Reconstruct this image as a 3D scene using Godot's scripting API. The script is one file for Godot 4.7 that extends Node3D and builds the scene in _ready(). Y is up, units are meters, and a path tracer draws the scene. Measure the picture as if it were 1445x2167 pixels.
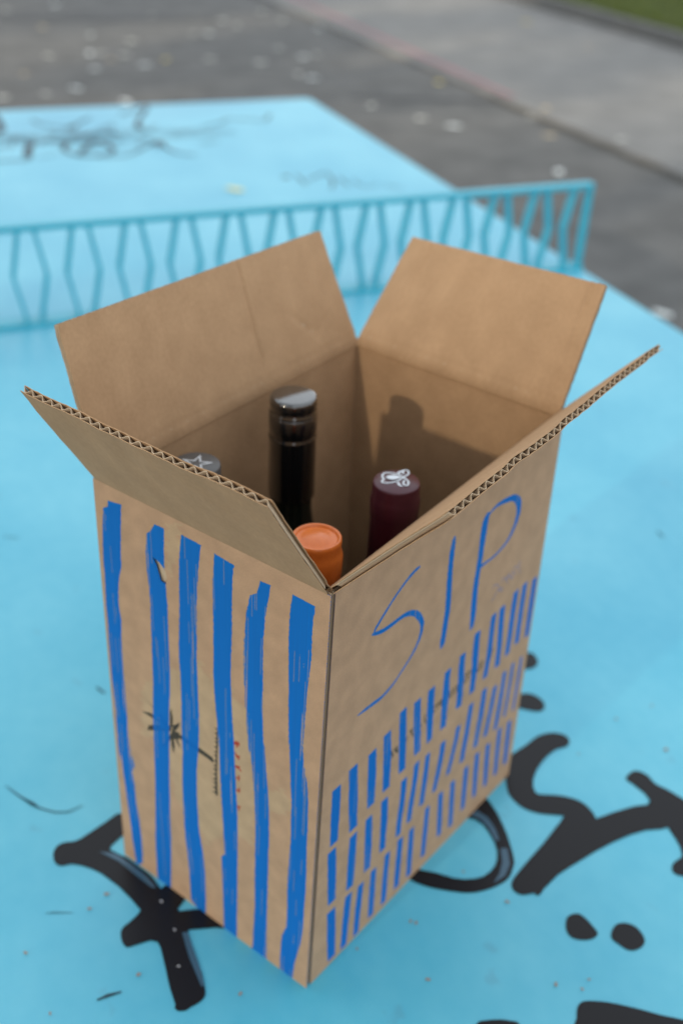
extends Node3D
const N0 := Vector3(-0.0022, 0.7600, 0.0004)
const N1 := Vector3(0.0021, 1.0900, 0.0007)
const L0 := Vector3(-0.1778, 0.7600, -0.0008)
const L1 := Vector3(-0.1750, 1.0900, 0.0010)
const R0 := Vector3(0.0038, 0.7600, -0.2583)
const R1 := Vector3(-0.0042, 1.0900, -0.2643)
const B0 := Vector3(-0.1718, 0.7600, -0.2595)
const B1 := Vector3(-0.1805, 1.0900, -0.2651)
const TIP_LS := Vector3(-0.1749, 1.1646, 0.0443)
const TIP_NS := Vector3(0.0021, 1.1667, 0.0478)
const TIP_NR := Vector3(0.0629, 1.1637, -0.0007)
const TIP_RR := Vector3(0.0514, 1.1577, -0.2656)
const TIP_LL := Vector3(-0.1949, 1.1802, 0.0014)
const TIP_BL := Vector3(-0.2168, 1.1677, -0.2643)
const TIP_BB := Vector3(-0.1802, 1.1568, -0.3280)
const TIP_RB := Vector3(-0.0040, 1.1719, -0.2997)
const STRIPES := [[410,9469,255,8865,191,8374,183,8089,182,7884,172,7633,131,7200,155,6819,133,6328,115,5411,179,4476,162,3470,180,2958,299,3387,327,2930,333,2774,393,2368,447,1843,525,1315,571,762,653,209,693,-43,1078,116,1136,406,1149,991,1096,1535,991,2047,984,2583,867,2963,1037,3179,897,3592,965,3233,844,3703,794,4673,776,5611,826,6526,904,7026,817,7384,868,7814,955,8082,1089,8317,1107,8599,1184,9084,1301,9670,1302,9733,660,9672,618,9531],
[2451,9384,2362,8984,2358,8596,2414,8215,2436,7818,2382,6969,2308,6074,2248,5140,2205,4166,2232,4247,2212,3543,2166,2487,1990,1324,1979,750,1965,41,2243,-200,2761,22,2793,390,2876,1116,2946,1703,3001,2799,3044,3837,3049,4524,3052,4454,3109,5417,3191,6341,3225,7209,3257,8038,3235,8429,3205,8810,3225,9195,3261,9575,3271,9680,2848,9677,2669,9510],
[3946,9371,3886,8981,3829,8191,3717,7349,3685,6920,3722,6502,3745,5621,3750,4692,3755,4764,3745,4084,3751,3080,3769,2352,3777,2032,3840,1509,3885,965,3905,132,4490,-115,4741,-2,4760,506,4743,1325,4689,1855,4597,2358,4536,2651,4504,3362,4506,4353,4583,5044,4580,4975,4580,5889,4580,6762,4542,7172,4580,7595,4620,8403,4760,9201,4846,9590,4898,9729,4035,9740],
[5405,9363,5357,8980,5347,8598,5325,7807,5342,6992,5427,6161,5517,5294,5541,5641,5634,4751,5686,4293,5705,3811,5753,2816,5792,2358,5627,2227,5664,1712,5723,612,5744,-24,6146,-136,6432,-3,6449,300,6446,933,6441,2038,6439,2558,6438,2621,6419,3079,6397,4070,6370,4542,6327,4996,6261,5881,6285,5555,6204,6411,6127,7230,6153,8043,6171,8819,6209,9201,6246,9575,6304,9661,5459,9696],
[6940,9209,6780,8795,6699,8199,6682,7800,6710,7406,6754,7008,6815,6606,6885,6199,6933,5776,6939,5843,6975,5677,7105,5271,7172,4833,7209,4374,7276,3419,7304,2399,7333,1327,7273,153,7221,-19,7834,-84,7996,-6,7981,340,7975,483,7945,1598,7942,2667,7922,3675,7856,4616,7797,5060,7739,5494,7682,5920,7659,6087,7639,6016,7584,6430,7553,6843,7538,7252,7523,7652,7508,8043,7508,8429,7593,9016,7704,9410,7757,9632,7344,9610,7225,9338],
[8527,9270,8519,9086,8516,8716,8542,8346,8568,7968,8595,7581,8622,7186,8664,6787,8693,6375,8725,6448,8737,6281,8790,5865,8836,5437,8906,5008,8900,4540,8934,4076,8913,3577,8884,3062,8878,2543,8897,2021,8908,1481,8715,1113,8689,818,8663,227,8697,-51,9111,-205,9301,-110,9343,265,9389,578,9610,1251,9653,1548,9686,1836,9681,2368,9714,2904,9693,3401,9665,3884,9645,4357,9633,4822,9614,5273,9537,5692,9376,6072,9282,6468,9275,6634,9273,6572,9294,6996,9308,7407,9329,7810,9376,8212,9421,8604,9407,8970,9405,9331,9453,9522,9453,9656,8601,9671]]
const SIP_PAINT := [[3392,9052,3348,9050,3286,9048,3216,9043,3143,9034,3067,9022,2984,9005,2895,8985,2803,8960,2706,8928,2603,8892,2501,8852,2407,8812,2322,8772,2243,8730,2167,8687,2091,8645,2014,8602,1938,8559,1868,8518,1813,8485,1775,8458,1747,8436,1725,8416,1708,8401,1653,8432,1665,8449,1681,8475,1709,8508,1751,8544,1811,8581,1884,8621,1964,8663,2043,8703,2120,8743,2199,8784,2283,8824,2371,8864,2468,8905,2571,8947,2675,8986,2774,9020,2868,9049,2959,9074,3046,9094,3129,9108,3210,9113,3286,9111,3350,9105,3394,9102],
[1638,8458,1704,8438,1799,8410,1905,8381,2002,8358,2087,8342,2171,8330,2259,8319,2352,8310,2454,8302,2564,8297,2678,8290,2789,8280,2892,8268,2993,8253,3093,8234,3192,8205,3291,8167,3388,8120,3479,8068,3562,8009,3636,7943,3702,7870,3756,7796,3797,7726,3821,7661,3828,7600,3824,7544,3814,7491,3803,7434,3785,7375,3759,7314,3722,7253,3674,7191,3617,7129,3551,7069,3478,7011,3396,6957,3306,6907,3213,6859,3122,6815,3036,6773,2951,6732,2861,6694,2763,6663,2654,6640,2536,6622,2421,6610,2318,6603,2231,6603,2156,6608,2087,6617,2013,6627,1927,6639,1835,6653,1743,6669,1654,6684,1558,6699,1458,6716,1368,6731,1306,6742,1310,6769,1373,6768,1465,6767,1568,6765,1667,6760,1760,6752,1854,6741,1946,6730,2032,6719,2108,6708,2174,6696,2239,6687,2315,6683,2413,6687,2523,6695,2636,6708,2739,6727,2829,6754,2914,6787,2997,6825,3082,6867,3172,6911,3261,6959,3345,7010,3420,7062,3484,7117,3541,7176,3589,7235,3627,7292,3653,7345,3668,7398,3676,7449,3680,7501,3681,7550,3677,7592,3667,7631,3646,7675,3610,7731,3560,7794,3502,7856,3440,7913,3373,7966,3297,8018,3216,8065,3134,8104,3051,8133,2963,8155,2870,8172,2773,8187,2669,8196,2558,8200,2445,8203,2338,8211,2241,8222,2150,8234,2060,8250,1968,8272,1868,8304,1764,8345,1673,8382,1611,8408],
[4890,9091,4880,9073,4889,9067,4901,9051,4904,8973,4906,8813,4908,8594,4913,8349,4923,8115,4942,7888,4968,7652,4993,7421,5009,7214,5015,7032,5015,6870,5007,6732,4988,6622,4948,6544,4886,6503,4836,6500,4811,6501,4785,6528,4792,6550,4790,6572,4777,6592,4772,6645,4774,6743,4778,6874,4780,7030,4776,7205,4759,7407,4734,7636,4710,7874,4694,8107,4689,8346,4689,8594,4696,8816,4710,8982,4739,9078,4788,9129,4836,9136,4852,9133],
[6476,8976,6455,8949,6435,8917,6432,8890,6435,8867,6431,8821,6424,8747,6418,8653,6409,8545,6399,8423,6387,8285,6375,8141,6364,8002,6351,7874,6338,7752,6327,7631,6323,7502,6327,7350,6339,7182,6351,7014,6358,6864,6361,6735,6362,6617,6357,6513,6341,6426,6301,6359,6239,6327,6193,6327,6170,6329,6147,6360,6159,6380,6165,6400,6154,6414,6145,6445,6134,6512,6120,6607,6104,6723,6090,6853,6079,7002,6067,7171,6059,7343,6057,7503,6063,7643,6076,7770,6090,7891,6099,8014,6104,8150,6106,8294,6107,8433,6111,8556,6113,8662,6115,8760,6123,8852,6152,8941,6216,9015,6297,9054,6359,9064,6394,9069],
[6434,9027,6491,9038,6575,9055,6675,9072,6782,9081,6895,9082,7018,9077,7144,9067,7266,9053,7386,9036,7509,9014,7631,8986,7745,8949,7850,8902,7946,8847,8030,8783,8097,8713,8142,8636,8167,8555,8172,8473,8163,8393,8139,8310,8100,8226,8047,8144,7981,8070,7905,8005,7817,7946,7717,7894,7606,7852,7478,7819,7336,7796,7193,7779,7058,7768,6934,7765,6816,7770,6703,7778,6594,7782,6479,7781,6361,7779,6258,7776,6187,7774,6196,7887,6266,7878,6368,7865,6484,7851,6599,7840,6708,7830,6820,7821,6935,7817,7053,7821,7183,7834,7322,7854,7455,7882,7569,7918,7661,7964,7739,8019,7804,8079,7856,8141,7896,8206,7924,8276,7941,8347,7948,8411,7945,8468,7932,8519,7913,8567,7885,8613,7846,8665,7795,8722,7732,8776,7659,8822,7571,8858,7465,8888,7351,8913,7236,8937,7120,8962,7001,8985,6886,9003,6783,9012,6685,9009,6590,8997,6508,8982,6449,8972],
[5203,5690,5490,5690,5564,4873,5604,4055,5339,4055,5259,4873],
[5883,5779,6159,5779,6226,5028,6262,4278,6007,4278,5934,5028],
[6495,6069,6778,6069,6847,5221,6883,4373,6621,4373,6546,5221],
[7287,6166,7560,6166,7577,5291,7564,4416,7313,4416,7289,5291],
[7733,6160,8023,6160,8152,5276,8248,4392,7980,4392,7844,5276],
[8469,6227,8769,6227,8795,5345,8788,4463,8513,4463,8479,5345],
[9010,6200,9284,6200,9304,5361,9296,4522,9046,4522,9018,5361],
[9611,6082,9868,6082,9890,5265,9884,4447,9649,4447,9620,5265],
[8029,3823,8274,3823,8202,3114,8105,2405,7884,2405,7947,3114],
[8523,3996,8761,3996,8737,3145,8687,2294,8470,2294,8487,3145],
[9033,3995,9206,3995,9186,3209,9147,2422,8989,2422,9004,3209],
[9568,3926,9710,3926,9700,3125,9675,2323,9546,2323,9551,3125],
[524,5360,842,5360,883,4595,886,3830,591,3830,543,4595],
[1115,5517,1450,5517,1581,4612,1669,3706,1354,3706,1218,4612],
[1903,5427,2228,5427,2309,4661,2350,3894,2048,3894,1961,4661],
[2536,5516,2855,5516,2939,4723,2984,3931,2687,3931,2597,4723],
[3218,5702,3530,5702,3615,4858,3662,4014,3372,4014,3281,4858],
[3876,5598,4172,5598,4268,4852,4330,4105,4055,4105,3953,4852],
[4488,5591,4784,5591,4869,4838,4919,4086,4646,4086,4554,4838],
[519,3692,831,3692,924,2871,978,2050,686,2050,588,2871],
[1388,3532,1691,3532,1715,2738,1703,1945,1422,1945,1392,2738],
[2041,3588,2320,3588,2377,2788,2401,1987,2142,1987,2079,2788],
[2670,3691,2949,3691,3019,2901,3056,2112,2798,2112,2722,2901],
[3521,3728,3774,3728,3789,2886,3774,2044,3540,2044,3520,2886],
[4091,3845,4342,3845,4324,2981,4279,2118,4048,2118,4059,2981],
[4652,3751,4891,3751,4888,3000,4859,2248,4640,2248,4636,3000],
[5415,3645,5653,3645,5579,2956,5480,2266,5263,2266,5330,2956],
[6143,3700,6378,3700,6280,3030,6157,2360,5944,2360,6035,3030],
[6711,4015,6952,4015,6931,3161,6883,2307,6663,2307,6678,3161],
[7402,4061,7661,4061,7635,3213,7581,2365,7345,2365,7364,3213],
[678,1807,1004,1807,1105,970,1166,133,860,133,754,970],
[1413,1767,1692,1767,1689,921,1654,75,1396,75,1392,921],
[1938,1706,2190,1706,2202,884,2185,62,1952,62,1934,884],
[2489,1763,2738,1763,2796,965,2825,167,2594,167,2531,965],
[3084,1832,3330,1832,3386,993,3414,154,3185,154,3124,993],
[3668,1878,3921,1878,3979,1054,4008,230,3774,230,3710,1054],
[4239,1797,4479,1797,4554,994,4602,191,4379,191,4299,994],
[5002,1962,5230,1962,5266,1156,5275,349,5065,349,5024,1156],
[5667,1977,5892,1977,5999,1231,6080,484,5872,484,5760,1231],
[6290,1947,6521,1947,6619,1166,6691,385,6478,385,6374,1166],
[6987,1969,7225,1969,7285,1260,7319,552,7100,552,7034,1260],
[7539,2073,7772,2073,7873,1326,7947,579,7734,579,7627,1326],
[8143,2025,8370,2025,8480,1288,8564,551,8356,551,8240,1288],
[8772,2157,9004,2157,9089,1362,9147,568,8934,568,8843,1362],
[9361,2061,9600,2061,9672,1330,9717,600,9499,600,9421,1330]]
const PEN := [[7137,6936,7184,6997,7301,6972,7452,6897,7418,6821,7353,6723,7262,6654,7133,6620],
[7467,6782,7519,6795,7669,6729,7727,6658,7609,6678,7470,6771],
[7586,6884,7596,6980,7728,6977,7849,6888,7790,6832],
[7933,6733,7892,6870,7920,6967],
[7771,6895,7992,6918],
[7936,6978,8083,6806,8241,6728],
[8200,6737,8142,6927,8221,6985,8328,7012],
[8212,6888,8387,6758,8357,6918],
[8306,7021,8459,6902,8538,7024],
[8557,7026,8572,6854,8625,6684]]
const PRINT := [[2937,4926,3013,4697,3049,4773],
[3057,4903,3184,4729,3199,4880],
[3155,4906,3253,4676],
[3545,4945,3641,4742,3702,4854],
[3747,4937,3833,4913,3934,4916],
[3833,4913,3915,4742,3983,4765],
[4247,4786,4330,4788],
[4479,4987,4445,4896,4493,4758,4556,4759],
[4833,5012,4877,4803,4981,4820],
[4890,4944,5037,4962,5072,4794],
[5061,4949,5205,4981,5273,4771],
[5095,4974,5193,4821,5243,4992,5258,4823],
[5566,5016,5636,4805,5763,4837,5698,5020],
[5730,4978,5898,5026,5925,4812],
[6228,5064,6246,4893,6425,4912,6353,5111,6244,5093],
[6376,5111,6487,5129],
[6865,5011,6898,4882,7130,4902,7077,5104,6963,5086,7035,4900],
[7636,5165,7568,5061,7583,4915],
[2598,4875,2653,4769,2695,4865],
[6578,5132,6522,4987],
[7264,4935,7329,5054,7403,4866]]
const PALM := [[3208,4902,1849,5306,2297,5200],
[3239,4913,1611,4901,2091,5009],
[3174,4860,1872,4474,1953,4630,2565,4848],
[3123,4969,3160,5384,3217,5495,3299,5275,3278,5020],
[3236,4880,3282,5068,3654,5268,3585,5137,3424,4974],
[3171,4827,3146,4532,3279,4303,3341,4534,3287,4771],
[3262,4826,3489,4648,3632,4553,3581,4680,3416,4877],
[3177,4892,3544,4983,3718,4915,3591,4810,3220,4685],
[3242,4945,2661,5193,2557,5065,2987,4797],
[3171,4827,2632,4292,2757,4303,3223,4717],
[3568,4912,3720,4954,4600,4932,5291,4904,5345,4782,5001,4803,4536,4800,3593,4842],
[5434,5642,5507,5636,5530,3983,5430,3946],
[5468,5644,5312,5683,5480,5702],
[5465,5532,5309,5546,5478,5590],
[5463,5419,5305,5408,5475,5478],
[5460,5305,5303,5344,5473,5365],
[5458,5191,5299,5205,5470,5251],
[5455,5076,5296,5064,5468,5136],
[5452,4960,5294,4999,5465,5021],
[5450,4844,5290,4857,5463,4905],
[5447,4727,5286,4714,5460,4788],
[5445,4609,5284,4647,5457,4670],
[5442,4490,5281,4503,5455,4552],
[5439,4371,5277,4357,5452,4433],
[5436,4251,5275,4289,5449,4314],
[5434,4130,5271,4142,5447,4193],
[5431,4009,5267,3994,5444,4072]]
const RED := [[6279,5670,6551,5718,6551,5658,6279,5581],
[6388,5722,6469,5735,6443,5546,6389,5543],
[6497,5729,6551,5732,6535,5608,6497,5610],
[6307,5424,6417,5371,6554,5297,6500,5263,6362,5307],
[6444,5350,6553,5388,6554,5352,6444,5314],
[6296,5054,6556,5114,6556,5068,6296,4992],
[6363,4969,6501,5079,6640,4989,6585,4970,6474,5023],
[6336,4756,6542,4815,6542,4774,6336,4716],
[6475,4853,6541,4861,6531,4701,6476,4697],
[6365,4435,6561,4475,6561,4434,6365,4387],
[6493,4530,6544,4532,6522,4381,6466,4376],
[6394,3985,6565,4026,6565,3977,6395,3936],
[6451,3967,6508,3988,6509,3874,6463,3873]]
const GLUE := [[1706,5382,2548,6365,3614,6567,3765,7069,4767,7139,5082,6782,5740,7206,6374,6729,6902,6670,7137,5582,7278,4393,7083,3128,6503,3170,5915,3076,4926,2263,4452,2784,3463,2965,2855,4618,1552,4181],
[7702,4803,8531,5231,8922,5008,8821,4659,7937,4386],
[3447,9858,4077,9956,3815,9207,3444,8604,3279,9176]]
const GASH := [2664,8939,2960,8897,3152,8826,3254,8757,3298,8639,3248,8488,3139,8495,3011,8497,2956,8587,2873,8755,2791,8846]
const GRAFFITI := [[425,10331,480,10313,554,10289,624,10266,678,10243,727,10221,774,10206,822,10201,868,10202,909,10210,945,10226,977,10248,999,10272,1008,10297,1008,10324,1001,10348,986,10369,965,10388,939,10401,908,10402,873,10398,832,10400,783,10417,729,10440,677,10467,630,10497,585,10530,545,10563,508,10598,476,10633,450,10669,431,10705,419,10740,415,10769,420,10787,433,10798,455,10810,489,10825,531,10840,572,10859,609,10881,644,10906,674,10932,698,10959,717,10988,730,11019,739,11055,742,11095,743,11127,735,11151,725,11167,733,11177,770,11178,827,11173,891,11169,963,11169,1043,11169,1112,11172,1166,11182,1209,11193,1241,11191,1257,11163,1262,11122,1262,11080,1258,11044,1249,11008,1239,10975,1225,10946,1209,10920,1207,10896,1227,10874,1260,10855,1292,10843,1315,10838,1336,10840,1356,10849,1375,10866,1392,10890,1405,10918,1408,10949,1406,10984,1411,11019,1427,11052,1451,11086,1473,11121,1489,11156,1505,11193,1529,11242,1570,11309,1619,11389,1652,11472,1668,11558,1668,11648,1632,11739,1539,11847,1414,11955,1300,12016,1203,12001,1113,11942,1046,11890,1012,11866,1001,11850,997,11835,996,11819,1001,11806,1010,11793,1024,11779,1041,11765,1063,11753,1091,11746,1124,11741,1151,11729,1171,11703,1187,11669,1199,11635,1207,11603,1211,11570,1215,11538,1221,11505,1227,11472,1225,11448,1212,11442,1190,11446,1161,11446,1128,11436,1088,11422,1037,11413,972,11410,896,11411,816,11416,730,11427,640,11441,557,11456,485,11470,419,11486,353,11502,281,11519,210,11536,148,11554,100,11571,61,11587,25,11604,-9,11624,-39,11645,-63,11660,-80,11665,-92,11664,-100,11661,-100,11655,-97,11646,-103,11638,-129,11634,-164,11630,-194,11623,-212,11610,-225,11594,-233,11576,-237,11559,-236,11540,-230,11521,-220,11504,-205,11487,-178,11465,-133,11437,-76,11404,-14,11370,50,11335,118,11299,186,11263,253,11223,320,11183,379,11146,434,11115,482,11088,505,11064,488,11046,445,11032,403,11017,371,11001,340,10984,310,10963,282,10938,256,10909,234,10877,219,10841,208,10800,202,10761,201,10726,206,10691,217,10654,234,10609,258,10561,284,10518,313,10485,344,10458,369,10431,386,10401,397,10371,406,10348,407,10339,407,10338],
[-38,10643,-18,10647,-5,10655,5,10680,11,10730,12,10797,10,10867,2,10937,-9,11011,-24,11086,-44,11164,-66,11242,-87,11304,-104,11341,-120,11362,-140,11383,-164,11410,-192,11436,-224,11458,-262,11472,-305,11482,-348,11488,-392,11491,-436,11491,-478,11488,-516,11482,-552,11473,-592,11458,-640,11434,-693,11404,-742,11374,-785,11345,-824,11316,-859,11285,-888,11252,-913,11217,-938,11182,-969,11144,-1000,11105,-1015,11068,-1003,11028,-975,10989,-942,10978,-910,11014,-874,11077,-835,11133,-792,11169,-746,11199,-703,11228,-667,11260,-634,11290,-601,11316,-566,11337,-530,11352,-495,11364,-458,11372,-422,11377,-385,11375,-349,11366,-312,11351,-280,11333,-252,11312,-228,11288,-207,11261,-188,11231,-172,11197,-160,11159,-151,11116,-146,11069,-145,11022,-146,10975,-151,10930,-161,10891,-184,10863,-213,10843,-230,10824,-227,10805,-213,10788,-194,10773,-170,10761,-141,10750,-122,10734,-124,10704,-135,10667,-135,10641,-109,10633,-70,10636],
[2,11914,20,11902,37,11896,55,11895,75,11895,95,11900,112,11910,124,11927,132,11949,138,11972,143,11997,146,12023,148,12046,151,12066,152,12083,148,12098,136,12110,119,12118,99,12123,73,12123,45,12119,17,12110,-8,12097,-32,12080,-48,12061,-55,12040,-55,12016,-49,11992,-36,11964,-17,11936],
[245,12125,265,12107,290,12091,316,12081,341,12079,367,12084,390,12094,411,12109,429,12130,442,12153,447,12179,448,12207,445,12232,440,12252,431,12268,418,12282,399,12294,375,12303,350,12308,325,12308,300,12303,279,12293,264,12277,254,12257,244,12235,233,12215,224,12195,219,12175,222,12158,231,12141],
[-309,12552,-294,12539,-278,12530,-261,12524,-245,12523,-229,12525,-205,12533,-172,12546,-131,12565,-87,12588,-39,12618,13,12654,62,12689,108,12723,151,12758,193,12790,231,12816,268,12840,314,12872,389,12918,473,12972,522,13023,512,13074,467,13122,413,13141,355,13116,287,13064,211,13010,128,12963,37,12916,-60,12866,-181,12809,-309,12749,-394,12699,-408,12663,-380,12636,-351,12612,-337,12589,-324,12569],
[-993,12416,-974,12409,-953,12412,-929,12418,-901,12424,-870,12433,-841,12443,-816,12454,-793,12466,-773,12478,-755,12488,-741,12497,-733,12512,-733,12540,-739,12572,-752,12596,-771,12604,-797,12603,-837,12593,-907,12569,-991,12534,-1046,12501,-1048,12469,-1022,12438],
[1258,9186,1276,9192,1290,9199,1299,9212,1303,9235,1303,9264,1300,9291,1295,9312,1286,9331,1274,9349,1257,9367,1237,9383,1215,9395,1192,9401,1167,9401,1143,9399,1119,9395,1097,9388,1081,9371,1068,9338,1061,9296,1068,9256,1097,9222,1140,9191,1179,9171,1210,9168,1236,9177],
[890,9678,922,9682,948,9686,971,9695,993,9712,1012,9733,1027,9756,1036,9781,1041,9808,1042,9833,1041,9853,1036,9871,1028,9889,1016,9906,1000,9922,982,9933,964,9937,944,9937,923,9932,902,9922,880,9906,858,9890,835,9873,812,9855,786,9835,751,9813,713,9789,693,9762,697,9726,719,9686,749,9660,792,9657,845,9667],
[-2781,9869,-2816,9867,-2861,9892,-2906,9917,-2948,9936,-2990,9956,-3031,9976,-3073,9995,-3115,10014,-3152,10025,-3184,10024,-3211,10017,-3236,10012,-3257,10013,-3276,10017,-3293,10025,-3308,10039,-3322,10057,-3332,10077,-3338,10097,-3341,10118,-3342,10138,-3342,10156,-3339,10174,-3333,10189,-3325,10204,-3313,10217,-3298,10226,-3278,10228,-3254,10226,-3227,10231,-3196,10246,-3163,10268,-3130,10294,-3099,10323,-3069,10355,-3041,10389,-3015,10425,-2991,10463,-2969,10502,-2948,10542,-2928,10583,-2911,10622,-2897,10656,-2885,10688,-2874,10718,-2860,10749,-2848,10779,-2844,10804,-2854,10821,-2873,10834,-2891,10845,-2905,10856,-2918,10865,-2933,10874,-2952,10883,-2974,10892,-2991,10903,-3004,10916,-3013,10931,-3019,10949,-3023,10972,-3024,10996,-3023,11018,-3020,11036,-3016,11050,-3010,11062,-3002,11069,-2993,11074,-2979,11076,-2959,11074,-2935,11069,-2908,11067,-2874,11068,-2837,11072,-2808,11082,-2795,11101,-2789,11127,-2787,11159,-2787,11199,-2790,11245,-2793,11294,-2797,11346,-2801,11400,-2804,11448,-2805,11488,-2804,11522,-2803,11551,-2802,11575,-2801,11594,-2802,11608,-2806,11618,-2811,11623,-2813,11629,-2809,11639,-2803,11649,-2793,11658,-2779,11664,-2762,11668,-2747,11670,-2737,11668,-2728,11664,-2716,11659,-2696,11655,-2673,11651,-2651,11645,-2633,11637,-2616,11626,-2603,11612,-2594,11592,-2589,11569,-2585,11541,-2581,11511,-2578,11476,-2576,11440,-2577,11400,-2579,11359,-2582,11317,-2584,11274,-2586,11231,-2587,11191,-2589,11151,-2589,11113,-2582,11087,-2567,11080,-2546,11085,-2519,11092,-2484,11098,-2443,11106,-2407,11115,-2379,11128,-2356,11142,-2333,11149,-2305,11148,-2277,11141,-2265,11123,-2278,11090,-2306,11047,-2339,11009,-2377,10979,-2420,10955,-2457,10936,-2485,10926,-2508,10922,-2530,10917,-2559,10912,-2587,10907,-2603,10898,-2597,10886,-2579,10870,-2561,10854,-2544,10840,-2528,10825,-2519,10809,-2521,10793,-2531,10776,-2546,10754,-2567,10719,-2593,10678,-2617,10652,-2635,10655,-2651,10672,-2665,10673,-2676,10641,-2686,10592,-2700,10544,-2720,10503,-2745,10464,-2769,10424,-2792,10383,-2814,10342,-2840,10302,-2878,10264,-2919,10228,-2937,10193,-2914,10160,-2868,10127,-2826,10100,-2792,10085,-2763,10076,-2746,10052,-2745,9993,-2758,9918]]
const THIN_INK := [[-2618,11088,-2579,11095,-2580,11207,-2576,11359,-2584,11529,-2606,11546,-2612,11466,-2624,11302],
[-3013,10191,-2913,10243,-2819,10374,-2734,10532,-2691,10656,-2724,10644,-2801,10507,-2895,10331],
[-206,10811,-131,10785,-83,10876,-83,11003,-110,11116,-139,11106,-131,10965,-152,10873],
[-140,11186,-90,11204,-143,11343,-231,11427,-349,11460,-264,11396,-190,11307]]
const SCRIBBLE := [[14,[-826,-13490,-820,-13235,-813,-12879,-812,-12530,-815,-12202,-825,-11881,-861,-11633,-948,-11488,-1062,-11409,-1144,-11361]],
[6,[-16,-12615,3,-12472,36,-12269,117,-12075,289,-11886,508,-11704,686,-11600,770,-11608,814,-11694,893,-11835,1064,-12071,1274,-12368,1427,-12586]],
[11,[659,-11448,706,-11560,771,-11714,821,-11802,840,-11760,843,-11652,844,-11570]],
[8,[2128,-12653,2259,-12760,2448,-12914,2629,-13063,2813,-13264,2988,-13461,3043,-13428,2876,-12983,2598,-12334,2395,-11805,2339,-11486,2346,-11263,2357,-11117]],
[16,[2342,-11580,2336,-11464,2326,-11306,2319,-11193]],
[4,[2331,-11054,2440,-10929,2598,-10760,2789,-10650,3048,-10655,3343,-10719,3555,-10769]],
[6,[3829,-11131,3974,-11185,4179,-11264,4364,-11359,4487,-11491,4589,-11638,4714,-11729,4893,-11716,5094,-11645,5270,-11576,5395,-11502,5493,-11431,5591,-11442,5708,-11612,5826,-11867,5910,-12057]],
[14,[-643,-10521,-550,-10515,-424,-10498,-352,-10421,-384,-10251,-468,-10024,-539,-9790,-575,-9535,-599,-9272,-615,-9090]],
[7,[-598,-8973,-686,-8984,-814,-9000,-955,-9012,-1123,-9018,-1305,-9020,-1432,-9022]],
[9,[160,-10110,234,-10151,333,-10201,390,-10186,354,-10062,277,-9876,240,-9688,281,-9504,362,-9318,449,-9171,523,-9072,605,-9010,718,-8997,909,-9033,1134,-9119,1285,-9271,1302,-9556,1240,-9913,1157,-10155,1071,-10194,967,-10112,857,-9967,731,-9732,601,-9442,512,-9236]],
[6,[621,-9018,827,-8946,1120,-8855,1399,-8853,1640,-9018,1873,-9278,2072,-9511,2225,-9710,2342,-9878,2435,-9895,2485,-9649,2509,-9259,2566,-8942,2705,-8770,2878,-8661,3002,-8592]],
[12,[2283,-9675,2336,-9775,2409,-9910,2465,-9974,2485,-9895,2488,-9744,2488,-9633]],
[5,[3324,-9545,3485,-9594,3707,-9661,3871,-9711]],
[4,[-1088,-10204,-949,-10378,-747,-10623,-549,-10816,-365,-10897,-189,-10921,-66,-10932]],
[3,[-247,-10441,14,-10449,375,-10462,640,-10471]],
[3,[-458,-9094,-336,-9125,-169,-9167,-46,-9198]],
[12,[4309,-6490,4360,-6515,4429,-6551,4480,-6576]],
[4,[4665,-6679,4647,-6417,4624,-6064,4607,-5813]],
[4,[4725,-6132,4912,-6299,5174,-6533,5368,-6706]],
[4,[5376,-6670,5351,-6474,5313,-6201,5261,-5956,5180,-5762,5086,-5593,5019,-5479]],
[4,[5495,-6269,5489,-6052,5482,-5759,5476,-5549]],
[3,[5729,-6032,5729,-5863,5733,-5636,5773,-5481,5885,-5469,6034,-5527,6142,-5575]],
[3,[6243,-5553,6319,-5429,6423,-5260,6498,-5139]]]
const MARKS := [[3,[-3571,9287,-3489,9426,-3427,9520,-3365,9604,-3254,9692,-3159,9722,-3039,9693]],
[7,[-3458,9473,-3406,9545,-3370,9594]],
[6,[-3274,11397,-3203,11389,-3111,11393]],
[9,[-2664,8357,-2614,8460]],
[5,[-3102,5665,-2967,5756]],
[2,[-3478,10603,-3423,10616,-3295,10665]],
[9,[3744,7792,3730,7918]]]
const CRUMBS := [676,-1464,224,-876,581,-565,942,-3706,1278,-1086,282,-1491,-1606,492,-958,638,-1668,1007,-1190,1198,611,-4150,437,-3781,940,-3712,-332,316,-955,642,379,-3172,1437,-1264,1435,-1167,262,-890,63,-451,-1607,329,-794,427,-1259,127,-1018,237]
const YELLOW := Vector3(-1.2662,0.76,-1.3294)
const LEAVES := [-7455,-6029,-7472,-5535,-6708,-5271,-6259,-5334,-5898,-5385,-5563,-5008,-5752,-4869,-5710,-4923,-5844,-4605,-5348,-4551,-5504,-4826,-5494,-4120,-4999,-4087,-5002,-3869,-5072,-3633,-5244,-4878,-5284,-5104,-5111,-5352,-4570,-4073,-6634,-6295,-6353,-6476,-6133,-6571,-5901,-6482,-5854,-5970,-5796,-6048,-5096,-6027,-4830,-5536,-4770,-5903,-4773,-6051,-4429,-5430,-4293,-5407,-6256,-7183,-5850,-6969,-5444,-6911,-3586,-5070,-4493,-8502,-3595,-7839,-2793,-5543,-2803,-5713,-2131,-4614,-2514,-5225,-2160,-5373,-5149,-9381,-3691,-5940,-3213,-5029,-2989,-5012,-4219,-8881,-4173,-9459,-993,-3232]
const JOINT_A := Vector2(-3.133,-5.772)
const JOINT_B := Vector2(-1.635,-4.957)
const PINK_END := Vector2(-6.582,-7.854)
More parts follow.
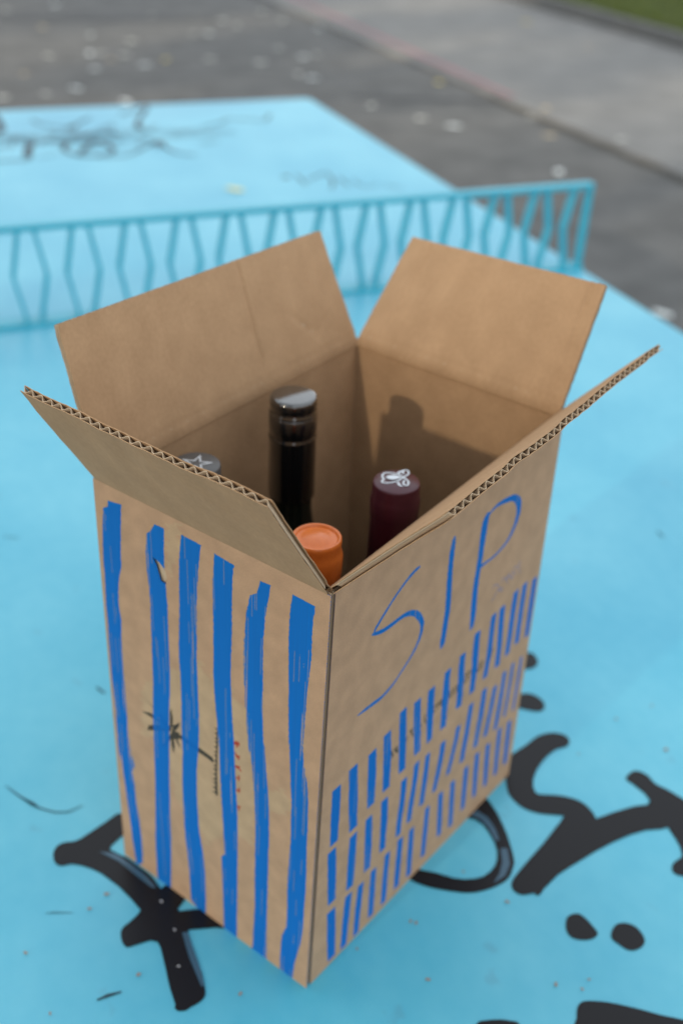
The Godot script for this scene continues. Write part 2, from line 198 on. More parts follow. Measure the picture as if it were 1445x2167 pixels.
const KERB_A := Vector2(-5.402,-9.636)
const KERB_B := Vector2(-3.079,-8.415)
const TAR_A := Vector2(-7.215,-5.283)
const TAR_B := Vector2(-6.245,-6.580)
const STREAK_A := Vector2(-3.816,-5.164)
const STREAK_B := Vector2(-3.127,-5.761)
const CAP_BLACK := Vector3(-0.1368,0.3470,-0.1373)
const CAP_ORANGE := Vector3(-0.0422,0.3250,-0.0437)
const CAP_MAROON := Vector3(-0.0459,0.3220,-0.1272)
const CAP_STAR := Vector3(-0.1359,0.3350,-0.0454)
# star [[-9.69, -13.61], [-2.65, -7.98], [3.77, -12.28], [-0.18, -5.78], [5.2, -0.1]]
const EMBLEM := [[-706,293,-770,275,-859,245,-943,184,-1020,70,-1091,-75,-1127,-206,-1115,-302,-1069,-383,-1003,-456,-917,-524,-811,-584,-698,-636,-585,-685,-465,-727,-342,-741,-212,-713,-77,-659,48,-610,159,-583,262,-560,362,-525,467,-474,569,-411,656,-332,727,-224,783,-101,808,0,793,71,748,120,690,133,614,96,524,24,451,-59,407,-157,379,-265,362,-342],[-706,293,-707,379,-706,497,-685,593,-636,654,-568,692,-488,689,-389,631,-277,531,-175,410,-86,270,-7,109,47,-61,63,-247,53,-442,48,-610,62,-732,80,-826,88,-923,86,-1036,74,-1151,41,-1252,-27,-1341,-116,-1417,-196,-1460,-261,-1459,-317,-1425,-349,-1370,-350,-1289,-328,-1188,-289,-1096,-221,-1022,-137,-958,-77,-914],[-401,-949,-429,-1033,-466,-1150,-482,-1251,-454,-1317,-405,-1366,-369,-1399],[217,60,283,131,377,227,462,291,530,290,590,257,631,230],[-294,-673,-363,-741,-457,-839,-521,-935,-524,-1028,-498,-1118,-476,-1181],[86,-5,159,71,260,177,352,254,426,279,490,277,533,272]]
const EMBLEM_DROP := [-740,95,-730,-49,-656,-210,-574,-333,-466,-427,-318,-481,-176,-502,-77,-499,-18,-460,-11,-374,-44,-253,-111,-85,-201,70,-303,149,-424,178,-601,162]
const CAM_POS := Vector3(0.2690, 1.4273, 0.3661)
# euler yxz [ 35.75638668 -32.3161196    3.08624247]
const TABLE_CENTRE := Vector3(-0.9168,0,-0.7685)
const TABLE_TURN := 1.03591
const TOP := 0.76
const BOARD := 0.004
var rng := RandomNumberGenerator.new()
var used := {}

func _ready() -> void:
	rng.seed = 7
	# camera
	var lens := CameraAttributesPhysical.new()
	lens.frustum_focal_length = 35.0
	lens.exposure_aperture = 4.6
	lens.frustum_focus_distance = 0.55
	var cam := Camera3D.new()
	cam.name = "camera"
	cam.attributes = lens
	cam.fov = 49.73
	cam.near = 0.02
	cam.far = 300.0
	cam.rotation_order = EULER_ORDER_YXZ
	cam.position = CAM_POS
	cam.rotation_degrees = Vector3(-32.316, 35.756, 3.086)
	add_child(cam)
	cam.current = true
	# sky
	var sm := ProceduralSkyMaterial.new()
	sm.sky_top_color = Color(0.86, 0.89, 0.92)
	sm.sky_horizon_color = Color(0.93, 0.94, 0.94)
	sm.sky_curve = 0.2
	sm.ground_bottom_color = Color(0.35, 0.34, 0.32)
	sm.ground_horizon_color = Color(0.5, 0.5, 0.48)
	sm.sky_energy_multiplier = 1.35
	sm.sun_angle_max = 0.0
	var sky := Sky.new()
	sky.sky_material = sm
	var e := Environment.new()
	e.background_mode = Environment.BG_SKY
	e.sky = sky
	e.tonemap_mode = Environment.TONE_MAPPER_LINEAR
	e.tonemap_exposure = 0.89
	e.sdfgi_enabled = true
	e.ssao_enabled = true
	e.ssil_enabled = true
	var we := WorldEnvironment.new()
	we.name = "environment"
	we.environment = e
	add_child(we)
	# sun: low, shining along the lettered face of the box
	var sun := DirectionalLight3D.new()
	sun.name = "sun"
	sun.light_color = Color(1.0, 0.93, 0.82)
	sun.light_energy = 1.4
	sun.light_angular_distance = 1.0
	sun.shadow_enabled = true
	add_child(sun)
	sun.look_at_from_position(Vector3.ZERO, Vector3(0.0785, -0.405, -1.0))
	make_materials()
	build_ground()
	build_trees()
	build_table()
	build_box()
	build_bottles()
	build_litter()

# ---------- helpers
func numbered(called: String) -> String:
	if not used.has(called):
		used[called] = 0
		return called
	used[called] += 1
	return "%s_%03d" % [called, used[called]]

func thing(called: String, label: String, category: String, at := Vector3.ZERO, turn := 0.0, group := "") -> Node3D:
	var o := Node3D.new()
	o.name = numbered(called)
	add_child(o)
	o.position = at
	o.rotation.y = turn
	tag(o, label, category, group)
	return o

func tag(o: Node, label: String, category: String, group := "") -> void:
	o.set_meta("label", label)
	o.set_meta("category", category)
	if group:
		o.set_meta("group", group)

func part(called: String, mesh: Mesh, m: Material, parent: Node) -> MeshInstance3D:
	var o := MeshInstance3D.new()
	o.name = called
	o.mesh = mesh
	o.material_override = m
	parent.add_child(o, true)
	return o

func struct(called: String, mesh: Mesh, m: Material, label: String, category: String) -> MeshInstance3D:
	var o := MeshInstance3D.new()
	o.name = numbered(called)
	o.mesh = mesh
	o.material_override = m
	add_child(o)
	tag(o, label, category)
	o.set_meta("kind", "structure")
	return o

func started() -> SurfaceTool:
	var st := SurfaceTool.new()
	st.begin(Mesh.PRIMITIVE_TRIANGLES)
	return st

func done(st: SurfaceTool, tangents := false) -> ArrayMesh:
	st.generate_normals()
	if tangents:
		st.generate_tangents()
	return st.commit()

func tri(st: SurfaceTool, a: Vector3, b: Vector3, c: Vector3, ua := Vector2.ZERO, ub := Vector2.ZERO, uc := Vector2.ZERO) -> void:
	st.set_uv(ua)
	st.add_vertex(a)
	st.set_uv(ub)
	st.add_vertex(b)
	st.set_uv(uc)
	st.add_vertex(c)

# a, b, c, d run counterclockwise when seen from the front
func quad(st: SurfaceTool, a: Vector3, b: Vector3, c: Vector3, d: Vector3, ua := Vector2(0, 1), ub := Vector2(1, 1), uc := Vector2(1, 0), ud := Vector2(0, 0)) -> void:
	tri(st, a, c, b, ua, uc, ub)
	tri(st, a, d, c, ua, ud, uc)

func grid(st: SurfaceTool, rows: Array, group: int, flip := false) -> void:
	st.set_smooth_group(group)
	var nr := rows.size() - 1
	var nc: int = rows[0].size() - 1
	for i in nr:
		for j in nc:
			var u0 := Vector2(float(j) / nc, 1.0 - float(i) / nr)
			var u1 := Vector2(float(j + 1) / nc, 1.0 - float(i + 1) / nr)
			if flip:
				quad(st, rows[i][j + 1], rows[i][j], rows[i + 1][j], rows[i + 1][j + 1], Vector2(u1.x, u0.y), u0, Vector2(u0.x, u1.y), u1)
			else:
				quad(st, rows[i][j], rows[i][j + 1], rows[i + 1][j + 1], rows[i + 1][j], u0, Vector2(u1.x, u0.y), u1, Vector2(u0.x, u1.y))

# a closed thin slab between two grids of points; a is the side seen counterclockwise
func slab(st: SurfaceTool, a: Array, b: Array) -> void:
	grid(st, a, 0)
	grid(st, b, 1, true)
	st.set_smooth_group(-1)
	var nr := a.size() - 1
	var nc: int = a[0].size() - 1
	for j in nc:
		quad(st, b[0][j], b[0][j + 1], a[0][j + 1], a[0][j])
		quad(st, a[nr][j], a[nr][j + 1], b[nr][j + 1], b[nr][j])
	for i in nr:
		quad(st, b[i + 1][0], b[i][0], a[i][0], a[i + 1][0])
		quad(st, a[i + 1][nc], a[i][nc], b[i][nc], b[i + 1][nc])

func box(st: SurfaceTool, lo: Vector3, hi: Vector3) -> void:
	var x0 := lo.x
	var y0 := lo.y
	var z0 := lo.z
	var x1 := hi.x
	var y1 := hi.y
	var z1 := hi.z
	st.set_smooth_group(-1)
	quad(st, Vector3(x0, y0, z1), Vector3(x1, y0, z1), Vector3(x1, y1, z1), Vector3(x0, y1, z1))
	quad(st, Vector3(x1, y0, z0), Vector3(x0, y0, z0), Vector3(x0, y1, z0), Vector3(x1, y1, z0))
	quad(st, Vector3(x1, y0, z1), Vector3(x1, y0, z0), Vector3(x1, y1, z0), Vector3(x1, y1, z1))
	quad(st, Vector3(x0, y0, z0), Vector3(x0, y0, z1), Vector3(x0, y1, z1), Vector3(x0, y1, z0))
	quad(st, Vector3(x0, y1, z1), Vector3(x1, y1, z1), Vector3(x1, y1, z0), Vector3(x0, y1, z0))
	quad(st, Vector3(x0, y0, z0), Vector3(x1, y0, z0), Vector3(x1, y0, z1), Vector3(x0, y0, z1))

func lathe(profile: Array, segments := 56) -> ArrayMesh:
	var st := started()
	var group := 0
	for i in profile.size() - 1:
		var a: Vector2 = profile[i]
		var b: Vector2 = profile[i + 1]
		if i > 0 and absf((b - a).angle_to(a - profile[i - 1])) > 0.75:
			group += 1
		st.set_smooth_group(group)
		for k in segments:
			var t0 := TAU * k / segments
			var t1 := TAU * (k + 1) / segments
			var p := Vector3(a.x * cos(t0), a.y, a.x * sin(t0))
			var q := Vector3(a.x * cos(t1), a.y, a.x * sin(t1))
			var r := Vector3(b.x * cos(t1), b.y, b.x * sin(t1))
			var s := Vector3(b.x * cos(t0), b.y, b.x * sin(t0))
			if a.x > 0.00001:
				tri(st, p, q, r)
			if b.x > 0.00001:
				tri(st, p, r, s)
	return done(st)

# a flat sheet on the plane of height y, from points (x, z)
func flat(points: PackedVector2Array, y: float) -> ArrayMesh:
	var st := started()
	var index := Geometry2D.triangulate_polygon(points)
	for i in range(0, index.size(), 3):
		var a := points[index[i]]
		var b := points[index[i + 1]]
		var c := points[index[i + 2]]
		if (b - a).cross(c - a) < 0.0:
			var k := b
			b = c
			c = k
		st.set_normal(Vector3.UP)
		tri(st, Vector3(a.x, y, a.y), Vector3(b.x, y, b.y), Vector3(c.x, y, c.y), a, b, c)
	return st.commit()

func pairs(raw: Array, scale: float) -> PackedVector2Array:
	var out := PackedVector2Array()
	for i in range(0, raw.size(), 2):
		out.append(Vector2(raw[i], raw[i + 1]) / scale)
	return out

func ribbon(line: PackedVector2Array, width: float, taper := true) -> PackedVector2Array:
	var left := PackedVector2Array()
	var right := PackedVector2Array()
	var n := line.size()
	for i in n:
		var d := (line[mini(i + 1, n - 1)] - line[maxi(i - 1, 0)]).normalized()
		var w := width * 0.5
		if taper and (i == 0 or i == n - 1):
			w *= 0.45
		left.append(line[i] + d.orthogonal() * w)
		right.append(line[i] - d.orthogonal() * w)
	right.reverse()
	left.append_array(right)
	return left

# a stroke as a strip of quads, which may cross itself: it rises a hair along its length
func strip(line: PackedVector2Array, width: float, y: float) -> ArrayMesh:
	var edge := ribbon(line, width)
	var n := line.size()
	var st := started()
	for i in n - 1:
		var a := edge[i]
		var b := edge[i + 1]
		var c := edge[2 * n - 2 - i]
		var d := edge[2 * n - 1 - i]
		var lo := y + 0.00002 * i
		var hi := y + 0.00002 * (i + 1)
		if (b - a).cross(c - a) < 0.0:
			quad(st, Vector3(a.x, lo, a.y), Vector3(b.x, hi, b.y), Vector3(c.x, hi, c.y), Vector3(d.x, lo, d.y))
		else:
			quad(st, Vector3(d.x, lo, d.y), Vector3(c.x, hi, c.y), Vector3(b.x, hi, b.y), Vector3(a.x, lo, a.y))
	return done(st)

# ---------- materials
var kraft: StandardMaterial3D
var kraft_cut: StandardMaterial3D
var ink: StandardMaterial3D
var thin: StandardMaterial3D
var scrawl: StandardMaterial3D
var top_paint: StandardMaterial3D
var net_paint: StandardMaterial3D
var asphalt: StandardMaterial3D
var path_mat: StandardMaterial3D
var glass: StandardMaterial3D

func plain(c: Color, rough: float, spec := 0.5) -> StandardMaterial3D:
	var m := StandardMaterial3D.new()
	m.albedo_color = c.linear_to_srgb()
	m.roughness = rough
	m.metallic_specular = spec
	return m

func noise(sd: int, freq: float, octaves := 4) -> FastNoiseLite:
	var n := FastNoiseLite.new()
	n.seed = sd
	n.noise_type = FastNoiseLite.TYPE_SIMPLEX_SMOOTH
	n.frequency = freq
	n.fractal_octaves = octaves
	return n

# a seamless tile that mottles between two colours (linear)
func mottled(sd: int, a: Color, b: Color, fine: float, coarse: float, size := 512, bias := 0.5) -> ImageTexture:
	var f := noise(sd, fine, 3).get_seamless_image(size, size)
	var g := noise(sd + 1, coarse, 4).get_seamless_image(size, size)
	var fd := f.get_data()
	var gd := g.get_data()
	var out := PackedByteArray()
	out.resize(size * size * 3)
	var sa := a.linear_to_srgb()
	var sb := b.linear_to_srgb()
	for i in size * size:
		var t := clampf((fd[i] * bias + gd[i] * (1.0 - bias)) / 255.0, 0.0, 1.0)
		out[i * 3] = int(255.0 * lerpf(sa.r, sb.r, t))
		out[i * 3 + 1] = int(255.0 * lerpf(sa.g, sb.g, t))
		out[i * 3 + 2] = int(255.0 * lerpf(sa.b, sb.b, t))
	return ImageTexture.create_from_image(Image.create_from_data(size, size, false, Image.FORMAT_RGB8, out))

func tiled(t: Texture2D, per_metre: float, rough: float, spec := 0.5) -> StandardMaterial3D:
	var m := StandardMaterial3D.new()
	m.albedo_texture = t
	m.roughness = rough
	m.metallic_specular = spec
	m.uv1_triplanar = true
	m.uv1_world_triplanar = true
	m.uv1_scale = Vector3.ONE * per_metre
	return m

func make_materials() -> void:
	kraft = tiled(mottled(11, Color(0.33, 0.205, 0.112), Color(0.48, 0.31, 0.178), 0.09, 0.012), 6.0, 0.85, 0.3)
	kraft_cut = plain(Color(0.50, 0.39, 0.27), 0.9, 0.3)
	ink = plain(Color(0.009, 0.009, 0.011), 0.34, 0.32)
	thin = plain(Color(0.035, 0.09, 0.14), 0.35)
	scrawl = plain(Color(0.022, 0.035, 0.045), 0.5, 0.3)
	net_paint = tiled(mottled(31, Color(0.028, 0.33, 0.44), Color(0.05, 0.40, 0.52), 0.06, 0.02, 256), 5.0, 0.4)
	asphalt = tiled(mottled(41, Color(0.06, 0.06, 0.058), Color(0.155, 0.153, 0.147), 0.16, 0.008), 0.8, 0.9, 0.4)
	path_mat = tiled(mottled(43, Color(0.13, 0.128, 0.123), Color(0.235, 0.23, 0.218), 0.16, 0.008), 0.7, 0.9, 0.4)
	glass = plain(Color(0.006, 0.008, 0.006), 0.06)
	# the table's paint: worn patches, smudges and fine scratches
	var w := 1400
	var h := 2048
	var big := noise(51, 0.004, 5).get_image(w, h).get_data()
	var fine := noise(52, 0.05, 4).get_image(w, h).get_data()
	var dirt := noise(53, 0.018, 5).get_image(w, h).get_data()
	var out := PackedByteArray()
	out.resize(w * h * 3)
	for i in w * h:
		var k := 0.75 * big[i] / 255.0 + 0.25 * fine[i] / 255.0
		var s := clampf((dirt[i] / 255.0 - 0.86) * 3.0, 0.0, 0.25)
		out[i * 3] = int(lerpf(lerpf(66.0, 106.0, k), 78.0, s))
		out[i * 3 + 1] = int(lerpf(lerpf(162.0, 186.0, k), 125.0, s))
		out[i * 3 + 2] = int(lerpf(lerpf(190.0, 206.0, k), 150.0, s))
	top_paint = StandardMaterial3D.new()
	top_paint.albedo_texture = ImageTexture.create_from_image(Image.create_from_data(w, h, false, Image.FORMAT_RGB8, out))
	top_paint.roughness = 0.36

# ---------- ground
func build_ground() -> void:
	var g := PackedVector2Array([Vector2(-120, -120), Vector2(120, -120), Vector2(120, 120), Vector2(-120, 120)])
	struct("ground", flat(g, 0.0), asphalt, "dark grey asphalt yard under the blue table", "asphalt")
	var along := (JOINT_B - JOINT_A).normalized()
	var over := Vector2(along.y, -along.x)
	if over.dot(KERB_A - JOINT_A) < 0.0:
		over = -over
	var wide := (KERB_A - JOINT_A).dot(over) + 0.03
	var a := JOINT_A - along * 40.0
	var b := JOINT_A + along * 40.0
	# the path: a raised layer of lighter asphalt with an uneven lip
	var st := started()
	st.set_smooth_group(-1)
	var n := 500
	var lip := noise(61, 0.9, 3)
	for i in n:
		var p0 := a.lerp(b, float(i) / n)
		var p1 := a.lerp(b, float(i + 1) / n)
		var q0 := p0 + over * (0.03 * lip.get_noise_1d(i * 0.7))
		var q1 := p1 + over * (0.03 * lip.get_noise_1d((i + 1) * 0.7))
		var r0 := p0 + over * wide
		var r1 := p1 + over * wide
		quad(st, Vector3(q0.x, 0.022, q0.y), Vector3(q1.x, 0.022, q1.y), Vector3(r1.x, 0.022, r1.y), Vector3(r0.x, 0.022, r0.y))
		quad(st, Vector3(q0.x, 0.0, q0.y), Vector3(q1.x, 0.0, q1.y), Vector3(q1.x, 0.022, q1.y), Vector3(q0.x, 0.022, q0.y))
	struct("path", done(st), path_mat, "lighter grey asphalt path along the grass kerb", "path")
	# soil gathered against the lip
	var soil := PackedVector2Array()
	var back := PackedVector2Array()
	for i in 120:
		var p := JOINT_A + along * (i * 0.08 - 0.1)
		soil.append(p - over * (0.05 + 0.035 * lip.get_noise_1d(i * 3.1)))
		back.append(p - over * (-0.02))
	back.reverse()
	soil.append_array(back)
	struct("soil_line", flat(soil, 0.004), tiled(mottled(63, Color(0.02, 0.018, 0.015), Color(0.075, 0.068, 0.05), 0.1, 0.03, 256), 3.0, 0.95), "dark dirt gathered along the lip of the path", "dirt")
	# pink painted line
	var pink := PackedVector2Array()
	back = PackedVector2Array()
	for i in 60:
		var p := JOINT_A.lerp(PINK_END, i / 40.0)
		pink.append(p + over * (0.05 + 0.012 * lip.get_noise_1d(i * 5.0)))
		back.append(p + over * (-0.0 + 0.012 * lip.get_noise_1d(i * 5.0 + 99.0)) + over * 0.10)
	back.reverse()
	pink.append_array(back)
	struct("painted_line", flat(pink, 0.026), tiled(mottled(65, Color(0.20, 0.11, 0.115), Color(0.38, 0.15, 0.18), 0.08, 0.02, 256), 2.0, 0.8), "worn pink painted line along the path edge", "marking")
	for s in [[STREAK_A, STREAK_B, 0.09, "narrow dark strip running up to the end of the pink line"], [TAR_A, TAR_B, 0.22, "wide dark tar seam across the asphalt behind the table"]]:
		var c := PackedVector2Array()
		back = PackedVector2Array()
		var d: Vector2 = (s[1] - s[0]).normalized()
		for i in 40:
			var p: Vector2 = s[0].lerp(s[1], i / 39.0 * 1.0)
			c.append(p + d.orthogonal() * (s[2] * 0.5 * (1.0 + 0.5 * lip.get_noise_1d(i * 2.3 + s[2] * 700.0))))
			back.append(p - d.orthogonal() * (s[2] * 0.5 * (1.0 + 0.5 * lip.get_noise_1d(i * 2.9 + 300.0))))
		back.reverse()
		c.append_array(back)
		struct("dark_strip", flat(c, 0.004), plain(Color(0.03, 0.03, 0.03), 0.7), s[3], "seam")  # flat dark sheets laid just above the asphalt
	# kerb of single stones, grass beyond
	var ka := KERB_A
	var kerb := thing("kerb", "low dark stone kerb between path and grass", "kerb", Vector3(ka.x, 0.0, ka.y), -along.angle())
	var stone := tiled(mottled(67, Color(0.07, 0.07, 0.068), Color(0.19, 0.188, 0.175), 0.1, 0.02, 256), 3.0, 0.9)
	st = started()
	box(st, Vector3(0.006, 0.0, -0.10), Vector3(0.994, 0.12, 0.0))
	var stone_mesh := done(st)
	for i in range(-6, 9):
		var o := part("kerb_stone", stone_mesh, stone, kerb)
		o.position = Vector3(i, rng.randf_range(-0.008, 0.004), rng.randf_range(-0.006, 0.006))
	var lawn := PackedVector2Array([ka - along * 40.0 + over * 0.1, ka + along * 40.0 + over * 0.1, ka + along * 40.0 + over * 30.0, ka - along * 40.0 + over * 30.0])
	struct("lawn_soil", flat(lawn, 0.10), plain(Color(0.05, 0.055, 0.025), 0.95), "dark soil under the grass behind the kerb", "soil")
	st = started()
	st.set_smooth_group(-1)
	tri(st, Vector3(-0.006, 0, 0), Vector3(0.004, 0.09, 0.012), Vector3(0.006, 0, 0))
	var mm := MultiMesh.new()
	mm.transform_format = MultiMesh.TRANSFORM_3D
	mm.use_colors = true
	mm.mesh = done(st)
	mm.instance_count = 26000
	for i in mm.instance_count:
		var p := ka + along * rng.randf_range(-3.0, 6.5) + over * (0.12 + 4.0 * pow(rng.randf(), 1.3))
		var basis := Basis(Vector3.UP, rng.randf() * TAU) * Basis(Vector3.RIGHT, rng.randf_range(-0.5, 0.5))
		mm.set_instance_transform(i, Transform3D(basis.scaled(Vector3.ONE * rng.randf_range(0.6, 1.3)), Vector3(p.x, 0.098, p.y)))
		mm.set_instance_color(i, Color(0.07, 0.115, 0.02).lerp(Color(0.19, 0.22, 0.045), rng.randf()))
	var gm := StandardMaterial3D.new()
	gm.vertex_color_use_as_albedo = true
	gm.roughness = 0.7
	var grass := MultiMeshInstance3D.new()
	grass.name = "grass"
	grass.multimesh = mm
	grass.material_override = gm
	add_child(grass)
	tag(grass, "short green grass growing behind the stone kerb", "grass")
	grass.set_meta("kind", "stuff")

# unseen trees: low crowns dapple the asphalt, high crowns added to dim the box
func build_trees() -> void:
	var bark := tiled(mottled(71, Color(0.06, 0.048, 0.036), Color(0.16, 0.13, 0.10), 0.1, 0.03, 256), 2.0, 0.95)
	var leaf := StandardMaterial3D.new()
	leaf.vertex_color_use_as_albedo = true
	leaf.roughness = 0.6
	leaf.backlight_enabled = true
	leaf.backlight = Color(0.25, 0.3, 0.08)
	var spots := [[Vector3(-5.2, 0, 7.0), 6.5, 2.3, "leafy tree with a low crown shading the asphalt past the table"], [Vector3(-2.4, 0, 4.6), 8.2, 2.5, "unseen leafy tree with a high crown added to shade the striped wall of the box"], [Vector3(1.9, 0, 4.9), 8.4, 2.5, "unseen leafy tree with a high crown added to shade the inside of the box"], [Vector3(-9.6, 0, 7.6), 6.9, 2.4, "leafy tree at the far end of the row, past the table"], [Vector3(-2.7, 0, 22.0), 10.2, 2.6, "tall airy tree whose thin crown veils the low sun over the table"]]
	for i_tree in spots.size():
		var s: Array = spots[i_tree]
		var t := thing("shade_tree", s[3], "tree", s[0], 0.0, "trees shading the yard")
		var top: float = s[1]
		var r: float = s[2]
		part("trunk", lathe([Vector2(0.24, 0.0), Vector2(0.17, 0.5), Vector2(0.14, 2.5), Vector2(0.11, 4.6), Vector2(0.05, top), Vector2(0.0, top + 0.1)], 16), bark, t)
		for i in 7:
			var a := TAU * i / 7.0
			var limb := part("limb", lathe([Vector2(0.06, 0.0), Vector2(0.04, r * 0.4), Vector2(0.012, r * 0.85), Vector2(0.0, r * 0.86)], 8), bark, t)
			limb.position = Vector3(0, 4.7 + 0.22 * i, 0)
			limb.rotation = Vector3(0.0, a, 0.9)
		var clumps := []
		for i in (24 if i_tree == 0 else 70):
			var d := Vector3(rng.randfn(), rng.randfn() * 0.8, rng.randfn()).normalized() * pow(rng.randf(), 0.4)
			clumps.append(Vector3(d.x * r, top + d.y * 1.7, d.z * r * 0.9))
		var st := started()
		st.set_smooth_group(-1)
		var airy: bool = s[0].z > 20.0
		var size := 0.5 if airy else 1.0
		for i in (9500 if airy else (3600 if i_tree == 0 else 13000)):
			var c: Vector3 = clumps[rng.randi() % clumps.size()]
			var p := c + Vector3(rng.randfn(), rng.randfn(), rng.randfn()) * 0.26
			if airy:
				# small leaves spread evenly through the whole crown
				var d := Vector3(rng.randfn(), rng.randfn(), rng.randfn()).normalized() * pow(rng.randf(), 0.36)
				p = Vector3(d.x * r, top + d.y * 2.0, d.z * 1.6)
			var k := Basis.from_euler(Vector3(rng.randf() * TAU, rng.randf() * TAU, rng.randf() * TAU))
			st.set_color(Color(0.05, 0.085, 0.02).lerp(Color(0.12, 0.15, 0.035), rng.randf()))
			k = k.scaled(Vector3.ONE * size)
			tri(st, p - k.x * 0.06, p - k.z * 0.09 + k.y * 0.02, p + k.x * 0.06)
			tri(st, p - k.x * 0.06, p + k.x * 0.06, p + k.z * 0.09 + k.y * 0.02)
		part("crown", done(st), leaf, t)

# ---------- the table
func build_table() -> void:
	var t := thing("table_tennis_table", "sky blue outdoor table tennis table with black graffiti and steel net", "table", TABLE_CENTRE, TABLE_TURN)
	var hw := 1.525 / 2.0
	var hl := 1.37
	# slab with eased edges
	var st := started()
	var rim := PackedVector2Array()
	for c in [Vector2(hw, hl), Vector2(-hw, hl), Vector2(-hw, -hl), Vector2(hw, -hl)]:
		var s := Vector2(signf(c.x), signf(c.y))
		for k in 5:
			var a := PI / 2.0 * k / 4.0
			var d := Vector2(cos(a), sin(a)) if s.x * s.y > 0.0 else Vector2(sin(a), cos(a))
			rim.append(c - s * 0.02 + d * s * 0.02)
	st.set_smooth_group(-1)
	var inner := PackedVector2Array()
	for q in rim:
		inner.append(q * Vector2(1.0 - 0.003 / hw, 1.0 - 0.003 / hl))
	var index := Geometry2D.triangulate_polygon(inner)
	for i in range(0, index.size(), 3):
		var a := inner[index[i]]
		var b := inner[index[i + 1]]
		var c := inner[index[i + 2]]
		if (b - a).cross(c - a) < 0.0:
			var k := b
			b = c
			c = k
		tri(st, Vector3(a.x, TOP, a.y), Vector3(b.x, TOP, b.y), Vector3(c.x, TOP, c.y), table_uv(a), table_uv(b), table_uv(c))
		tri(st, Vector3(a.x, TOP - 0.05, a.y), Vector3(c.x, TOP - 0.05, c.y), Vector3(b.x, TOP - 0.05, b.y), table_uv(a), table_uv(c), table_uv(b))
	for i in rim.size():
		var j := (i + 1) % rim.size()
		for ring in [[inner, TOP, rim, TOP - 0.003], [rim, TOP - 0.003, rim, TOP - 0.047], [rim, TOP - 0.047, inner, TOP - 0.05]]:
			var p0: Vector2 = ring[0][i]
			var p1: Vector2 = ring[0][j]
			var q0: Vector2 = ring[2][i]
			var q1: Vector2 = ring[2][j]
			var hi: float = ring[1]
			var lo: float = ring[3]
			quad(st, Vector3(q1.x, lo, q1.y), Vector3(q0.x, lo, q0.y), Vector3(p0.x, hi, p0.y), Vector3(p1.x, hi, p1.y), table_uv(q1), table_uv(q0), table_uv(p0), table_uv(p1))
	part("tabletop", done(st), top_paint, t)
	st = started()
	box(st, Vector3(-0.55, 0.0, -0.06), Vector3(0.55, TOP - 0.05, 0.06))
	var leg := done(st)
	for z in [-0.85, 0.85]:
		part("leg", leg, net_paint, t).position = Vector3(0, 0, z)
	# net of bent flat bars
	st = started()
	box(st, Vector3(-hw, TOP + 0.1425, -0.009), Vector3(hw, TOP + 0.1505, 0.009))
	var net := part("net", done(st), net_paint, t)
	st = started()
	box(st, Vector3(-hw, TOP, -0.015), Vector3(hw, TOP + 0.006, 0.015))
	part("bottom_rail", done(st), net_paint, net)
	st = started()
	box(st, Vector3(-0.003, TOP + 0.006, -0.008), Vector3(0.003, TOP + 0.1425, 0.008))
	var post := done(st)
	part("end_post", post, net_paint, net).position.x = hw - 0.0035
	part("end_post", post, net_paint, net).position.x = -hw + 0.0035
	var bent := []
	for s in [-1.0, 1.0]:
		st = started()
		var rows_a := []
		var rows_b := []
		for q in [[0.0108, 0.006], [0.0235, 0.070], [0.0245, 0.0745], [0.0235, 0.079], [0.0115, 0.1425]]:
			var x: float = q[0] * s
			rows_a.append([Vector3(x - 0.0027, TOP + q[1], 0.008), Vector3(x + 0.0027, TOP + q[1], 0.008)])
			rows_b.append([Vector3(x - 0.0027, TOP + q[1], -0.008), Vector3(x + 0.0027, TOP + q[1], -0.008)])
		slab(st, rows_a, rows_b)
		bent.append(done(st))
	for k in 20:
		var x := hw - 0.022 - 0.0775 * k
		if x < -hw + 0.03:
			break
		part("bar", bent[0], net_paint, net).position.x = x
		if k > 0:
			part("bar", bent[1], net_paint, net).position.x = x
	# graffiti: strokes of black marker
	for g in GRAFFITI:
		part("graffiti_stroke", flat(pairs(g, 10000.0), TOP + 0.0006), ink, t)
	for g in THIN_INK:
		part("thin_ink", flat(pairs(g, 10000.0), TOP + 0.0010), thin, t)
	for g in SCRIBBLE:
		part("scribble", strip(pairs(g[1], 10000.0), g[0] * 0.0013, TOP + 0.0005), scrawl, t)
	var loops := noise(77, 0.35, 2)
	for k in 5:
		var line := PackedVector2Array()
		var c := Vector2(rng.randf_range(-0.22, 0.36), rng.randf_range(-1.28, -0.92))
		for i in 14:
			line.append(c + Vector2(0.22 * loops.get_noise_2d(i * 0.9, k * 31.0) + 0.012 * i, 0.13 * loops.get_noise_2d(i * 0.9, k * 31.0 + 400.0)))
		part("scribble", strip(line, rng.randf_range(0.003, 0.005), TOP + 0.0014 + 0.0001 * k), scrawl, t)
	for g in MARKS:
		part("scuff", flat(ribbon(pairs(g[1], 10000.0), g[0] * 0.0004), TOP + 0.0006), scrawl, t)

func table_uv(p: Vector2) -> Vector2:
	return Vector2(p.x / 1.525 + 0.5, p.y / 2.74 + 0.5)

# ---------- the box
var paint: PackedByteArray
var print_mask: PackedByteArray
var tw: int
var th: int

